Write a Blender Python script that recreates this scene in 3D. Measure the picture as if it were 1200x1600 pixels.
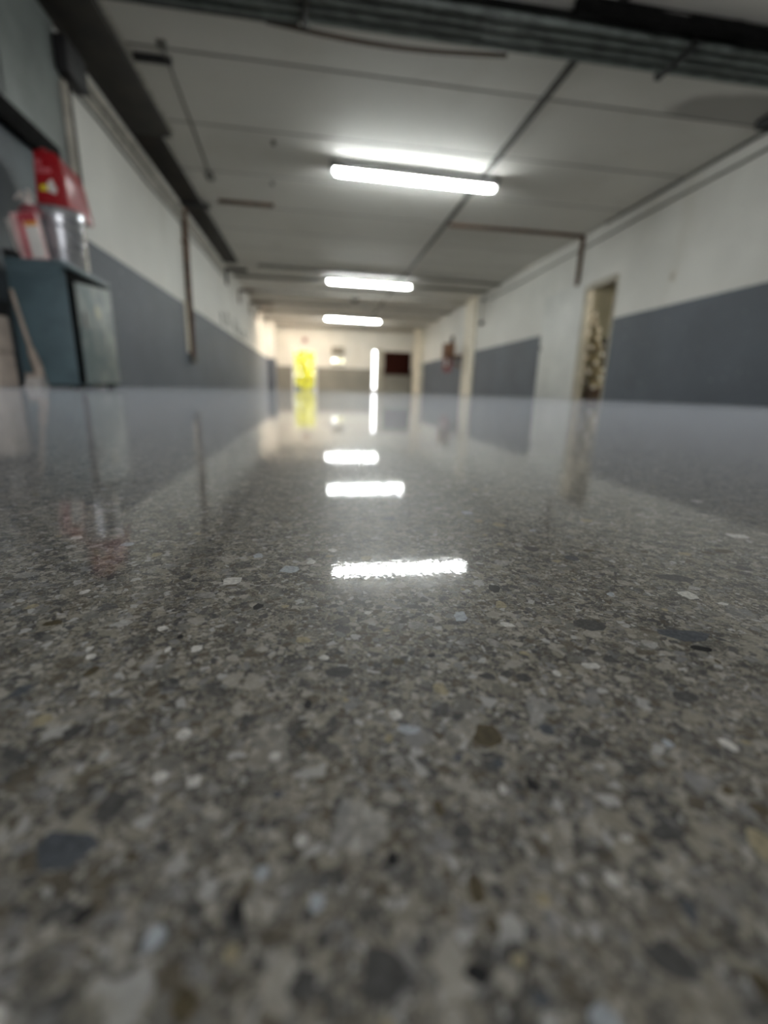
import bpy, bmesh, math, random
from mathutils import Vector, Matrix

random.seed(7)
for o in list(bpy.data.objects):
    bpy.data.objects.remove(o, do_unlink=True)
SC = bpy.context.scene
COL = SC.collection

# ------------------------------------------------------------------ camera
CAM_H, F_PX = 0.0449, 712.68
YAW, PITCH, ROLL = 0.153193, 0.258721, 0.030859
cy, sy, cp, sp = math.cos(YAW), math.sin(YAW), math.cos(PITCH), math.sin(PITCH)
fw = Vector((sy * cp, cy * cp, -sp)); rt = Vector((cy, -sy, 0)); up = rt.cross(fw)
r2 = math.cos(ROLL) * rt + math.sin(ROLL) * up
u2 = -math.sin(ROLL) * rt + math.cos(ROLL) * up
cd = bpy.data.cameras.new('camera')
cam = bpy.data.objects.new('camera', cd); COL.objects.link(cam)
M = Matrix((r2, u2, -fw)).transposed().to_4x4(); M.translation = (0, 0, CAM_H)
cam.matrix_world = M
cd.sensor_fit = 'VERTICAL'; cd.sensor_height = 32.0; cd.sensor_width = 24.0
cd.lens = F_PX / 1600 * 32.0
cd.clip_start = 0.003; cd.clip_end = 200
cd.dof.use_dof = True; cd.dof.focus_distance = 0.107; cd.dof.aperture_fstop = 7.6
SC.camera = cam

# ------------------------------------------------------------------ light + exposure
SC.view_settings.view_transform = 'Standard'; SC.view_settings.look = 'None'
SC.view_settings.gamma = 1.0; SC.view_settings.use_curve_mapping = False
SC.view_settings.exposure = 0.80
TUBE = 56.0            # radiance of the fluorescent diffusers
WARM_FILL = 64.0            # radiance of the added warm fill lights at the far end
w = bpy.data.worlds.new('daylight'); SC.world = w; w.use_nodes = True
wb = w.node_tree.nodes['Background']
wb.inputs[0].default_value = (0.97, 0.98, 1.0, 1); wb.inputs[1].default_value = 5.5
def portal(name, loc, sx, sz, into):      # guides sky sampling through a real opening
    d = bpy.data.lights.new(name, 'AREA'); d.shape = 'RECTANGLE'; d.size = sx; d.size_y = sz
    d.cycles.is_portal = True
    o = bpy.data.objects.new(name, d); COL.objects.link(o); o.location = loc
    o.rotation_euler = (math.radians(90 if into > 0 else -90), 0, 0)
portal('rear_opening_portal', (2.0, -3.1, 1.25), 3.0, 2.5, 1)
portal('far_doorway_portal', (-.48, 23.2, .9), 1.0, 1.8, -1)
portal('far_slit_portal', (2.91, 23.2, 1.0), .2, 1.9, -1)
portal('far_window_portal', (1.12, 23.2, 1.39), .6, .3, -1)

# ------------------------------------------------------------------ materials
MATS = {}
def newmat(name):
    m = bpy.data.materials.new(name); m.use_nodes = True
    nt = m.node_tree; b = nt.nodes['Principled BSDF']
    MATS[name] = m
    return m, nt, b
def N(nt, t, **kw):
    n = nt.nodes.new(t)
    for k, v in kw.items():
        if hasattr(n, k): setattr(n, k, v)
        else: n.inputs[k].default_value = v
    return n
def L(nt, a, b): nt.links.new(a, b)
def c4(c): return (c[0], c[1], c[2], 1)
def mix(nt, fac, a, b, mode='MIX'):
    n = nt.nodes.new('ShaderNodeMix'); n.data_type = 'RGBA'; n.blend_type = mode; n.clamp_factor = True
    for s, v in ((n.inputs[0], fac), (n.inputs[6], a), (n.inputs[7], b)):
        if hasattr(v, 'is_output'): L(nt, v, s)
        elif isinstance(v, (int, float)): s.default_value = v
        else: s.default_value = c4(v)
    return n.outputs[2]
def math_(nt, op, a, b=None, c=None):
    n = nt.nodes.new('ShaderNodeMath'); n.operation = op
    for i, v in enumerate((a, b, c)):
        if v is None: continue
        if hasattr(v, 'is_output'): L(nt, v, n.inputs[i])
        else: n.inputs[i].default_value = v
    return n.outputs[0]
def ramp(nt, v, lo, hi):
    n = nt.nodes.new('ShaderNodeMapRange'); n.interpolation_type = 'SMOOTHSTEP'
    L(nt, v, n.inputs[0]); n.inputs[1].default_value = lo; n.inputs[2].default_value = hi
    return n.outputs[0]
def pos(nt):
    return nt.nodes.new('ShaderNodeNewGeometry').outputs['Position']
def noise(nt, p, scale, detail=3, rough=0.55, vec=None):
    n = nt.nodes.new('ShaderNodeTexNoise'); n.inputs['Scale'].default_value = scale
    n.inputs['Detail'].default_value = detail; n.inputs['Roughness'].default_value = rough
    if vec is not None:
        mp = nt.nodes.new('ShaderNodeMapping'); mp.inputs['Scale'].default_value = vec
        L(nt, p, mp.inputs[0]); p = mp.outputs[0]
    L(nt, p, n.inputs['Vector']); return n.outputs
def mat(name, col, rough=0.6, metal=0.0, var=0.12, scale=9.0, bump=0.0, spec=0.5):
    """plain surface with a little mottled wear"""
    m, nt, b = newmat(name)
    p = pos(nt); f = noise(nt, p, scale, 4)
    dark = [c * (1 - var) for c in col]; light = [min(1, c * (1 + var)) for c in col]
    L(nt, mix(nt, ramp(nt, f[0], .35, .65), dark, light), b.inputs['Base Color'])
    b.inputs['Roughness'].default_value = rough; b.inputs['Metallic'].default_value = metal
    b.inputs['Specular IOR Level'].default_value = spec
    if bump:
        bn = N(nt, 'ShaderNodeBump', Strength=bump, Distance=0.003)
        L(nt, noise(nt, p, scale * 8, 3)[0], bn.inputs['Height']); L(nt, bn.outputs[0], b.inputs['Normal'])
    return m
def emis(name, col, strength):
    m, nt, b = newmat(name)
    b.inputs['Base Color'].default_value = c4((.8, .8, .8))
    b.inputs['Emission Color'].default_value = c4(col); b.inputs['Emission Strength'].default_value = strength
    return m
def wallmat(name, white, dado, zd):
    """plaster wall, painted blue grey up to zd"""
    m, nt, b = newmat(name)
    p = pos(nt); sep = nt.nodes.new('ShaderNodeSeparateXYZ'); L(nt, p, sep.inputs[0])
    n1 = noise(nt, p, 1.3, 5); n2 = noise(nt, p, 2.2, 4, vec=(1, 1, .18)); n3 = noise(nt, p, 14, 3)
    wh = mix(nt, ramp(nt, n1[0], .35, .7), [c * .90 for c in white], white)
    wh = mix(nt, math_(nt, 'MULTIPLY', ramp(nt, n2[0], .56, .74), .35), wh, [white[0] * .72, white[1] * .69, white[2] * .62])
    da = mix(nt, ramp(nt, n1[0], .3, .7), [c * .88 for c in dado], [c * 1.1 for c in dado])
    da = mix(nt, math_(nt, 'MULTIPLY', ramp(nt, n3[0], .66, .75), .25), da, white)
    z = math_(nt, 'ADD', sep.outputs[2], math_(nt, 'MULTIPLY', math_(nt, 'SUBTRACT', n3[0], .5), .012))
    L(nt, mix(nt, math_(nt, 'LESS_THAN', z, zd), wh, da), b.inputs['Base Color'])
    b.inputs['Roughness'].default_value = 0.6
    bn = N(nt, 'ShaderNodeBump', Strength=0.25, Distance=0.004)
    L(nt, noise(nt, p, 40, 3)[0], bn.inputs['Height']); L(nt, bn.outputs[0], b.inputs['Normal'])
    return m

WHITE = (0.70, 0.69, 0.65); DADO = (0.092, 0.105, 0.126)
wallmat('wall_dado', WHITE, DADO, 1.30)
wallmat('wall_plain', WHITE, DADO, -1.0)
wallmat('wall_far', (0.72, 0.69, 0.62), (0.21, 0.20, 0.17), 1.06)
mat('cream_paint', (0.72, 0.66, 0.54), .55, var=.08, scale=3)
mat('door_white', (0.66, 0.66, 0.63), .5, var=.06, scale=2)
mat('frame_beige', (0.40, 0.37, 0.30), .55, var=.12, scale=5)
mat('gap_dark', (0.035, 0.032, 0.030), .9)
mat('steel_door', (0.16, 0.18, 0.175), .5, var=.18, scale=2.5)
mat('steel_door_low', (0.085, 0.105, 0.12), .5, var=.25, scale=2.5)
mat('black_metal', (0.010, 0.010, 0.011), .65)
mat('beam_brown', (0.016, 0.012, 0.008), .75, var=.4, scale=4, bump=.3)
mat('rust', (0.085, 0.045, 0.025), .8, var=.45, scale=12, bump=.3)
mat('pale_trim', (0.42, 0.40, 0.36), .6, var=.15)
mat('conduit_pale', (0.46, 0.43, 0.37), .55, var=.2, scale=6)
mat('conduit_grey', (0.14, 0.135, 0.12), .6, var=.2, scale=6)
mat('batten_dark', (0.055, 0.052, 0.047), .7, var=.25, scale=5)
mat('pipe_green', (0.12, 0.14, 0.132), .45, var=.3, scale=7)
mat('lagging_black', (0.005, 0.005, 0.005), .9, spec=.1, var=.4, scale=20, bump=.6)
mat('housing_grey', (0.22, 0.22, 0.21), .5)
mat('plastic_white', (0.75, 0.75, 0.74), .4)
mat('teal_paint', (0.085, 0.130, 0.147), .45, var=.14, scale=5)
mat('pail_metal', (0.52, 0.53, 0.56), .25, metal=.75, var=.12, scale=6)
mat('red_plastic', (0.33, 0.008, 0.014), .38, var=.08)
mat('label_yellow', (0.75, 0.62, 0.03), .5, var=.05)
mat('label_white', (0.72, 0.70, 0.66), .5, var=.05)
mat('label_pink', (0.52, 0.11, 0.13), .5, var=.05)
mat('packet_pink', (0.66, 0.42, 0.41), .5, var=.15)
mat('packet_red', (0.42, 0.05, 0.07), .5, var=.15)
mat('packet_orange', (0.70, 0.30, 0.05), .5, var=.1)
mat('bag_plastic', (0.55, 0.50, 0.46), .35, var=.2, scale=20)
mat('bag_red', (0.30, 0.06, 0.08), .4, var=.3, scale=20)
mat('block_beige', (0.50, 0.43, 0.37), .8, var=.12, scale=10, bump=.3)
mat('grey_plastic', (0.17, 0.17, 0.17), .5)
mat('wood_pale', (0.36, 0.30, 0.25), .6, var=.15, scale=8)
mat('bristle', (0.40, 0.38, 0.36), .8, var=.2, scale=40)
mat('brown_wood', (0.16, 0.078, 0.040), .55, var=.3, scale=5)
mat('red_cloth', (0.24, 0.10, 0.10), .8, var=.2)
mat('maroon', (0.022, 0.005, 0.003), .9, var=.2, spec=.1)
mat('vent_dark', (0.07, 0.05, 0.035), .6)
mat('chrome', (0.8, 0.8, 0.8), .12, metal=1, var=.02)
mat('tinsel_silver', (0.80, 0.78, 0.70), .22, metal=.9, var=.2, scale=30)
mat('tinsel_gold', (0.55, 0.45, 0.25), .3, metal=.8, var=.2, scale=30)
mat('bauble', (0.92, 0.90, 0.84), .45, metal=.0, var=.03)
mat('trunk_brown', (0.06, 0.035, 0.02), .7)
mat('store_wall', (0.42, 0.41, 0.33), .8, var=.1, scale=2)
mat('leaf_yellow', (0.40, 0.37, 0.008), .6, var=.3, scale=3)
mat('leaf_green', (0.10, 0.14, 0.012), .6, var=.3, scale=3)
mat('pavement', (0.10, 0.10, 0.11), .8, var=.1)
mat('pavement_pale', (0.35, 0.34, 0.32), .8, var=.1)
mat('garden_wall', (0.055, 0.06, 0.065), .8, var=.2)
mat('outside_white', (0.8, 0.8, 0.8), .6)
emis('tube_glow', (0.95, 1.0, 0.975), TUBE)
emis('lamp_bulb', (1.0, 0.92, 0.78), 330.0)
emis('warm_fill_glow', (1.0, 0.83, 0.64), WARM_FILL)

def glass():
    m, nt, b = newmat('pane_glass')
    out = nt.nodes['Material Output']
    tr = N(nt, 'ShaderNodeBsdfTransparent'); gl = N(nt, 'ShaderNodeBsdfGlossy', Roughness=.03)
    fr = N(nt, 'ShaderNodeFresnel', IOR=1.45); mx = nt.nodes.new('ShaderNodeMixShader')
    L(nt, fr.outputs[0], mx.inputs[0]); L(nt, tr.outputs[0], mx.inputs[1]); L(nt, gl.outputs[0], mx.inputs[2])
    L(nt, mx.outputs[0], out.inputs[0])
glass()

def ceiling_mat():
    m, nt, b = newmat('ceiling_board')
    p = pos(nt); sep = nt.nodes.new('ShaderNodeSeparateXYZ'); L(nt, p, sep.inputs[0])
    oi = nt.nodes.new('ShaderNodeObjectInfo')
    base = mix(nt, oi.outputs['Random'], (0.67, 0.655, 0.625), (0.74, 0.725, 0.695))
    n1 = noise(nt, p, 1.6, 5); n2 = noise(nt, p, 9, 4, vec=(.25, 1, 1))
    base = mix(nt, math_(nt, 'MULTIPLY', ramp(nt, n1[0], .5, .75), .25), base, (0.50, 0.47, 0.42))
    base = mix(nt, math_(nt, 'MULTIPLY', ramp(nt, n2[0], .5, .7), .12), base, (0.80, 0.79, 0.76))
    # darker patch by the right wall
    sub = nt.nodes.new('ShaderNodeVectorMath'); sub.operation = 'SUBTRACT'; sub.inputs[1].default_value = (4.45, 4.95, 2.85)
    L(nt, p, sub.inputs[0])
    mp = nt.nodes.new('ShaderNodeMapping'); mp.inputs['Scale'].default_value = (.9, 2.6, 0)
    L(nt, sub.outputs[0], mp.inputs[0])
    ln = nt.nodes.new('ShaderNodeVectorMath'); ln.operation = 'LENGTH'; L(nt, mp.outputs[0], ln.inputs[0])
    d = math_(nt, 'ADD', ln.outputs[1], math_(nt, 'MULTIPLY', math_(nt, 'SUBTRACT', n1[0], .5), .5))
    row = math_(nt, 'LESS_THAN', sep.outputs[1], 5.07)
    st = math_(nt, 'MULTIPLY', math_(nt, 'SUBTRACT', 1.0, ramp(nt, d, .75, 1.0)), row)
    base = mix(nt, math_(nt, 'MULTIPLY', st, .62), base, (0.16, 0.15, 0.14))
    L(nt, base, b.inputs['Base Color']); b.inputs['Roughness'].default_value = .7
    bn = N(nt, 'ShaderNodeBump', Strength=0.15, Distance=0.003)
    L(nt, noise(nt, p, 60, 3)[0], bn.inputs['Height']); L(nt, bn.outputs[0], b.inputs['Normal'])
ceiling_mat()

def polish(nt, b, p, amount, rlo=.05):
    """polished concrete gloss: tiny surface waviness in the normal"""
    g = nt.nodes.new('ShaderNodeNewGeometry')
    a = noise(nt, p, 900, 2)[1]; a2 = noise(nt, p, 9, 2)[1]
    s = nt.nodes.new('ShaderNodeVectorMath'); s.operation = 'SUBTRACT'; s.inputs[1].default_value = (.5, .5, .5); L(nt, a, s.inputs[0])
    k = nt.nodes.new('ShaderNodeVectorMath'); k.operation = 'MULTIPLY'; k.inputs[1].default_value = (amount, amount, 0); L(nt, s.outputs[0], k.inputs[0])
    s2 = nt.nodes.new('ShaderNodeVectorMath'); s2.operation = 'SUBTRACT'; s2.inputs[1].default_value = (.5, .5, .5); L(nt, a2, s2.inputs[0])
    k2 = nt.nodes.new('ShaderNodeVectorMath'); k2.operation = 'MULTIPLY'; k2.inputs[1].default_value = (.004, .004, 0); L(nt, s2.outputs[0], k2.inputs[0])
    ad = nt.nodes.new('ShaderNodeVectorMath'); ad.operation = 'ADD'; L(nt, g.outputs['Normal'], ad.inputs[0]); L(nt, k.outputs[0], ad.inputs[1])
    ad2 = nt.nodes.new('ShaderNodeVectorMath'); ad2.operation = 'ADD'; L(nt, ad.outputs[0], ad2.inputs[0]); L(nt, k2.outputs[0], ad2.inputs[1])
    nm = nt.nodes.new('ShaderNodeVectorMath'); nm.operation = 'NORMALIZE'; L(nt, ad2.outputs[0], nm.inputs[0])
    L(nt, nm.outputs[0], b.inputs['Normal']); L(nt, nm.outputs[0], b.inputs['Coat Normal'])
    b.inputs['IOR'].default_value = 1.5; b.inputs['Coat IOR'].default_value = 1.5
    gr = noise(nt, p, 1500, 3, .7)[0]
    L(nt, ramp(nt, gr, .40, .46), b.inputs['Coat Weight'])
    b.inputs['Specular IOR Level'].default_value = .12
    b.inputs['Sheen Weight'].default_value = .21; b.inputs['Sheen Roughness'].default_value = .18; b.inputs['Sheen Tint'].default_value = (.88, .93, 1, 1)

def floor_mat():
    m, nt, b = newmat('polished_concrete')
    p = pos(nt)
    wv = noise(nt, p, 350, 3)[1]
    s = nt.nodes.new('ShaderNodeVectorMath'); s.operation = 'SUBTRACT'; s.inputs[1].default_value = (.5, .5, .5); L(nt, wv, s.inputs[0])
    k = nt.nodes.new('ShaderNodeVectorMath'); k.operation = 'SCALE'; k.inputs['Scale'].default_value = .0022; L(nt, s.outputs[0], k.inputs[0])
    a = nt.nodes.new('ShaderNodeVectorMath'); a.operation = 'ADD'; L(nt, p, a.inputs[0]); L(nt, k.outputs[0], a.inputs[1])
    q = a.outputs[0]
    n1 = noise(nt, p, 160, 6, .65); n0 = noise(nt, p, 38, 4); nf = noise(nt, p, 1500, 4, .7)
    base = mix(nt, ramp(nt, n1[0], .32, .68), (0.062, 0.059, 0.052), (0.270, 0.250, 0.208))
    base = mix(nt, math_(nt, 'MULTIPLY', ramp(nt, n0[0], .5, .68), .45), base, (0.235, 0.21, 0.16))
    base = mix(nt, math_(nt, 'MULTIPLY', ramp(nt, nf[0], .47, .62), .75), base, (0.030, 0.030, 0.029))
    nb = noise(nt, p, 95, 3, .6)
    base = mix(nt, math_(nt, 'MULTIPLY', ramp(nt, nb[0], .56, .66), .5), base, (0.055, 0.055, 0.054))
    ng = noise(nt, p, 2600, 3, .7)
    base = mix(nt, math_(nt, 'MULTIPLY', ramp(nt, ng[0], .56, .68), .8), base, (0.42, 0.41, 0.38))
    def agg(scale, thr, cols, edge, fac):
        nonlocal base
        v = nt.nodes.new('ShaderNodeTexVoronoi'); v.inputs['Scale'].default_value = scale; L(nt, q, v.inputs['Vector'])
        ve = nt.nodes.new('ShaderNodeTexVoronoi'); ve.feature = 'DISTANCE_TO_EDGE'; ve.inputs['Scale'].default_value = scale; L(nt, q, ve.inputs['Vector'])
        sc = nt.nodes.new('ShaderNodeSeparateColor'); L(nt, v.outputs['Color'], sc.inputs[0])
        cr = nt.nodes.new('ShaderNodeValToRGB'); cr.color_ramp.interpolation = 'CONSTANT'
        els = cr.color_ramp.elements
        while len(els) < len(cols): els.new(0.5)
        for i, (t, c) in enumerate(cols): els[i].position = t; els[i].color = c4(c)
        L(nt, sc.outputs[0], cr.inputs[0])
        mk = math_(nt, 'MULTIPLY', math_(nt, 'GREATER_THAN', sc.outputs[1], thr), ramp(nt, ve.outputs['Distance'], edge, edge + .06))
        base = mix(nt, math_(nt, 'MULTIPLY', mk, fac), base, cr.outputs[0])
    cols = [(0, (.34, .325, .285)), (.16, (.052, .054, .056)), (.36, (.25, .235, .19)), (.52, (.15, .147, .135)), (.68, (.40, .40, .385)), (.76, (.085, .072, .05)), (.88, (.20, .20, .20))]
    agg(1300, .40, cols, .03, .75)
    agg(620, .55, cols, .05, .80)
    agg(300, .68, cols, .10, .66)
    agg(150, .82, cols, .14, .38)
    L(nt, base, b.inputs['Base Color'])
    sep = nt.nodes.new('ShaderNodeSeparateXYZ'); L(nt, p, sep.inputs[0])
    # the grinder never reached the last strip along the walls: it stayed rough
    e = math_(nt, 'MAXIMUM', ramp(nt, sep.outputs[0], 3.6, 4.6), ramp(nt, math_(nt, 'MULTIPLY', sep.outputs[0], -1), 1.45, 1.95))
    r = math_(nt, 'ADD', math_(nt, 'MULTIPLY', e, .30), math_(nt, 'ADD', .022, math_(nt, 'MULTIPLY', n1[0], .03)))
    L(nt, r, b.inputs['Coat Roughness']); b.inputs['Roughness'].default_value = .42
    polish(nt, b, p, .022)
floor_mat()
CHIP_COLS = [(.50, .49, .46), (.072, .080, .090), (.020, .020, .021), (.27, .24, .16), (.075, .062, .036), (.24, .235, .22), (.33, .36, .385), (.068, .068, .066)]
CHIP_NAMES = ['white', 'blue', 'black', 'tan', 'brown', 'grey', 'pale', 'slate']
for nme, c in zip(CHIP_NAMES, CHIP_COLS):
    m, nt, b = newmat('chip_' + nme)
    p = pos(nt); f = noise(nt, p, 900, 4, .65)
    L(nt, mix(nt, ramp(nt, f[0], .35, .65), [x * .75 for x in c], [x * 1.2 for x in c]), b.inputs['Base Color'])
    b.inputs['Roughness'].default_value = .42; b.inputs['Coat Roughness'].default_value = .035
    polish(nt, b, p, .016)

# ------------------------------------------------------------------ mesh helpers
class MB:
    def __init__(s): s.bm = bmesh.new()
    def box(s, x0, x1, y0, y1, z0, z1, bev=0.0, rot=None, piv=None):
        b = bmesh.new()
        bmesh.ops.create_cube(b, size=1)
        for v in b.verts:
            v.co = Vector(((x0 + x1) / 2 + v.co.x * (x1 - x0), (y0 + y1) / 2 + v.co.y * (y1 - y0), (z0 + z1) / 2 + v.co.z * (z1 - z0)))
        if bev: bmesh.ops.bevel(b, geom=b.edges[:], offset=bev, segments=2, affect='EDGES', profile=.5)
        if rot is not None:
            pv = Vector(piv) if piv else Vector(((x0 + x1) / 2, (y0 + y1) / 2, z0))
            for v in b.verts: v.co = rot @ (v.co - pv) + pv
        s._join(b); return s
    def _join(s, b):
        me = bpy.data.meshes.new('t'); b.to_mesh(me); b.free(); s.bm.from_mesh(me); bpy.data.meshes.remove(me)
    def tube(s, pts, r, n=10, cap=True):
        pts = [Vector(p) for p in pts]; rs = r if isinstance(r, (list, tuple)) else [r] * len(pts)
        rings = []; prev = None
        for i, p in enumerate(pts):
            t = (pts[min(i + 1, len(pts) - 1)] - pts[max(i - 1, 0)]).normalized()
            if prev is None:
                a = Vector((0, 0, 1)) if abs(t.z) < .9 else Vector((1, 0, 0)); u = t.cross(a).normalized()
            else: u = (prev - prev.dot(t) * t).normalized()
            prev = u; v = t.cross(u)
            rings.append([s.bm.verts.new(p + rs[i] * (math.cos(2 * math.pi * k / n) * u + math.sin(2 * math.pi * k / n) * v)) for k in range(n)])
        for A, B in zip(rings, rings[1:]):
            for k in range(n): s.bm.faces.new((A[k], A[(k + 1) % n], B[(k + 1) % n], B[k]))
        if cap: s.bm.faces.new(rings[0][::-1]); s.bm.faces.new(rings[-1])
        return s
    def lathe(s, prof, c, n=28):
        rings = []
        for r, z in prof:
            rings.append([s.bm.verts.new((c[0] + max(r, 1e-4) * math.cos(2 * math.pi * k / n), c[1] + max(r, 1e-4) * math.sin(2 * math.pi * k / n), c[2] + z)) for k in range(n)])
        for A, B in zip(rings, rings[1:]):
            for k in range(n): s.bm.faces.new((A[k], A[(k + 1) % n], B[(k + 1) % n], B[k]))
        s.bm.faces.new(rings[0][::-1]); s.bm.faces.new(rings[-1]); return s
    def hull(s, lower, upper, bev=0.0):
        """solid between two polygons with the same vertex count"""
        b = bmesh.new()
        A = [b.verts.new(v) for v in lower]; B = [b.verts.new(v) for v in upper]; n = len(A)
        b.faces.new(A[::-1]); b.faces.new(B)
        for k in range(n): b.faces.new((A[k], A[(k + 1) % n], B[(k + 1) % n], B[k]))
        bmesh.ops.recalc_face_normals(b, faces=b.faces[:])
        if bev: bmesh.ops.bevel(b, geom=b.edges[:], offset=bev, segments=2, affect='EDGES', profile=.5)
        s._join(b); return s
    def ball(s, c, r, sub=2, sc=(1, 1, 1), jit=0):
        b = bmesh.new(); bmesh.ops.create_icosphere(b, subdivisions=sub, radius=r)
        for v in b.verts:
            j = 1 + random.uniform(-jit, jit)
            v.co = Vector((c[0] + v.co.x * sc[0] * j, c[1] + v.co.y * sc[1] * j, c[2] + v.co.z * sc[2] * j))
        s._join(b); return s
    def build(s, name, m, parent=None, origin=(0, 0, 0), smooth=True):
        if parent is not None:
            q = parent; origin = Vector((0, 0, 0))
            while q is not None: origin = origin + Vector(q.location); q = q.parent
        origin = Vector(origin)
        for v in s.bm.verts: v.co -= origin
        bmesh.ops.recalc_face_normals(s.bm, faces=s.bm.faces[:])
        me = bpy.data.meshes.new(name); s.bm.to_mesh(me); s.bm.free()
        if smooth:
            for f in me.polygons: f.use_smooth = True
            try: me.set_sharp_from_angle(angle=math.radians(40))
            except Exception: pass
        me.materials.append(MATS[m])
        o = bpy.data.objects.new(name, me); COL.objects.link(o)
        if parent is not None: o.parent = parent
        else: o.location = origin
        return o
def tag(o, label=None, cat=None, group=None, kind=None):
    for k, v in (('label', label), ('category', cat), ('group', group), ('kind', kind)):
        if v: o[k] = v
    return o
def thing(name, loc, label, cat, group=None):
    o = bpy.data.objects.new(name, None); COL.objects.link(o); o.location = loc; o.empty_display_size = .1
    return tag(o, label, cat, group)
def struct(o, label, cat): return tag(o, label, cat, kind='structure')

XL, XR, YF, YB, ZC = -2.04, 4.80, 23.0, -3.0, 2.85

# ------------------------------------------------------------------ floor
b = MB(); b.box(XL - .3, XR + .0, YB, YF + .25, -.12, 0.0)
floor = b.build('floor', 'polished_concrete', smooth=False)
struct(floor, 'grey polished concrete floor with ground aggregate, mirror bright towards the far end', 'floor')

def chip_mesh(seed, mname):
    rnd = random.Random(seed); n = rnd.choice((6, 7, 8, 9)); bm = bmesh.new()
    lo, hi = [], []
    for k in range(n):
        a = 2 * math.pi * (k + rnd.uniform(-.3, .3)) / n; r = .5 * rnd.uniform(.72, 1.08)
        lo.append(bm.verts.new((r * math.cos(a), r * math.sin(a), -.0004)))
        hi.append(bm.verts.new((r * math.cos(a), r * math.sin(a), .000012)))
    bm.faces.new(hi); bm.faces.new(lo[::-1])
    for k in range(n): bm.faces.new((lo[k], lo[(k + 1) % n], hi[(k + 1) % n], hi[k]))
    bmesh.ops.recalc_face_normals(bm, faces=bm.faces[:])
    me = bpy.data.meshes.new('aggregate_chip'); bm.to_mesh(me); bm.free()
    me.materials.append(MATS['chip_' + mname]); return me
VAR = 5
CM = [[chip_mesh(100 * i + j, nme) for j in range(VAR)] for i, nme in enumerate(CHIP_NAMES)]
CHIPS = [(-1.3,116.5,2.39,4.29,0),(42.2,95.8,3.13,5.63,2),(40.4,87.4,2.89,4.59,3),(29.7,83.0,3.38,5.16,6),(38.2,78.7,3.3,2.2,0),(-12.3,91.0,2.14,3.63,2),(19.5,80.2,3.85,3.11,5),(20.8,88.2,4.19,2.44,7),(-2.4,76.7,3.52,2.71,3),(1.2,70.6,1.99,1.78,0),(3.6,66.1,5.04,3.9,7),(10.5,62.6,0.92,1.33,2),(13.8,68.0,2.21,2.31,4),(19.0,59.9,2.83,3.54,3),(-1.4,58.5,1.5,2.43,2),(27.8,62.4,3.2,2.16,7),(11.1,54.9,2.03,2.42,0),(12.5,51.8,3.54,2.22,6),(92.8,98.5,10.58,5.73,7),(87.7,88.8,5.16,5.3,0),(55.2,76.9,7.54,5.31,7),(71.6,71.3,12.52,6.0,1),(71.3,66.7,4.01,2.48,2),(46.8,63.6,4.1,2.13,0),(39.8,62.0,1.76,1.95,0),(118.5,103.4,5.76,4.47,7),(125.3,117.2,6.42,4.64,4),(144.5,131.8,9.2,5.87,0),(-20.1,105.5,5.7,5.11,0),(-21.1,75.7,2.44,2.63,0),(-25.9,75.7,1.1,1.97,0),(-50.8,101.5,2.44,3.03,0),(-35.9,70.3,1.8,3.23,4),(-43.9,66.1,2.4,3.31,1),(-37.9,74.7,1.89,1.76,0),(-29.0,83.4,2.37,2.09,0),(-39.3,77.4,1.51,1.64,0),(-24.6,97.7,5.54,3.43,5),(-25.3,39.1,7.44,5.43,1),(-22.4,43.8,3.45,4.54,7),(-14.5,46.3,2.08,1.94,0),(-18.5,47.3,1.79,1.81,0),(-5.4,49.1,1.76,1.71,0),(-7.2,31.3,1.69,3.03,2),(-1.7,37.4,1.71,1.82,0),(-5.4,34.5,1.58,1.6,6),(-10.0,25.3,2.85,2.39,4),(12.5,24.4,2.17,1.79,2),(16.8,22.2,1.89,1.38,1),(33.4,26.4,1.55,2.31,1),(28.9,23.1,4.86,3.14,7),(28.0,29.7,1.63,1.74,0),(25.3,41.1,2.01,2.52,2),(14.6,30.5,1.69,3.05,4),(15.1,27.5,1.24,1.64,4),(7.2,34.3,1.53,1.93,2),(13.3,39.4,1.3,2.34,4),(36.9,33.6,5.62,2.62,7),(34.9,20.5,1.76,2.83,4),(17.7,46.1,1.31,1.49,1),(21.5,41.0,1.07,1.92,0),(-23.2,32.8,1.19,2.15,7),(-20.4,32.7,1.65,2.35,2),(-13.7,30.0,1.9,2.53,6),(37.5,38.4,3.08,1.64,7),(-0.2,31.2,1.5,2.16,6),(-70.6,141.3,3.6,4.15,0),(4.7,125.3,2.58,3.28,0),(-18.2,37.6,1.24,1.42,4)]
placed = []
def chip(x, y, wx, wy, ci, rot):
    o = bpy.data.objects.new('aggregate_chip', CM[ci][random.randrange(VAR)]); COL.objects.link(o)
    o.parent = floor; o.location = (x, y, 0); o.scale = (wx, wy, 1); o.rotation_euler.z = rot
    placed.append((x, y, max(wx, wy) / 2))
for x, y, wx, wy, ci in CHIPS:
    chip(x / 1e3, y / 1e3, wx / 1e3, wy / 1e3, ci, random.uniform(-.3, .3) - .15)
tries = 0
while len(placed) < 296 and tries < 9000:
    tries += 1
    y = 0.018 + 0.20 * random.random() ** 1.6
    x = random.uniform(-.95 * y - .012, 1.25 * y + .014)
    s = random.choice((1.2, 1.6, 2.0, 2.6, 3.2, 4.4)) * 1e-3 * (1 + 2.0 * y)
    if any((x - a) ** 2 + (y - c) ** 2 < (s * .6 + r) ** 2 for a, c, r in placed): continue
    ci = random.choices(range(8), (1, 1, 1, 6, 3, 5, 1, 8))[0]
    chip(x, y, s, s * random.uniform(.6, 1.0), ci, random.uniform(0, 6.28))

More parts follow.
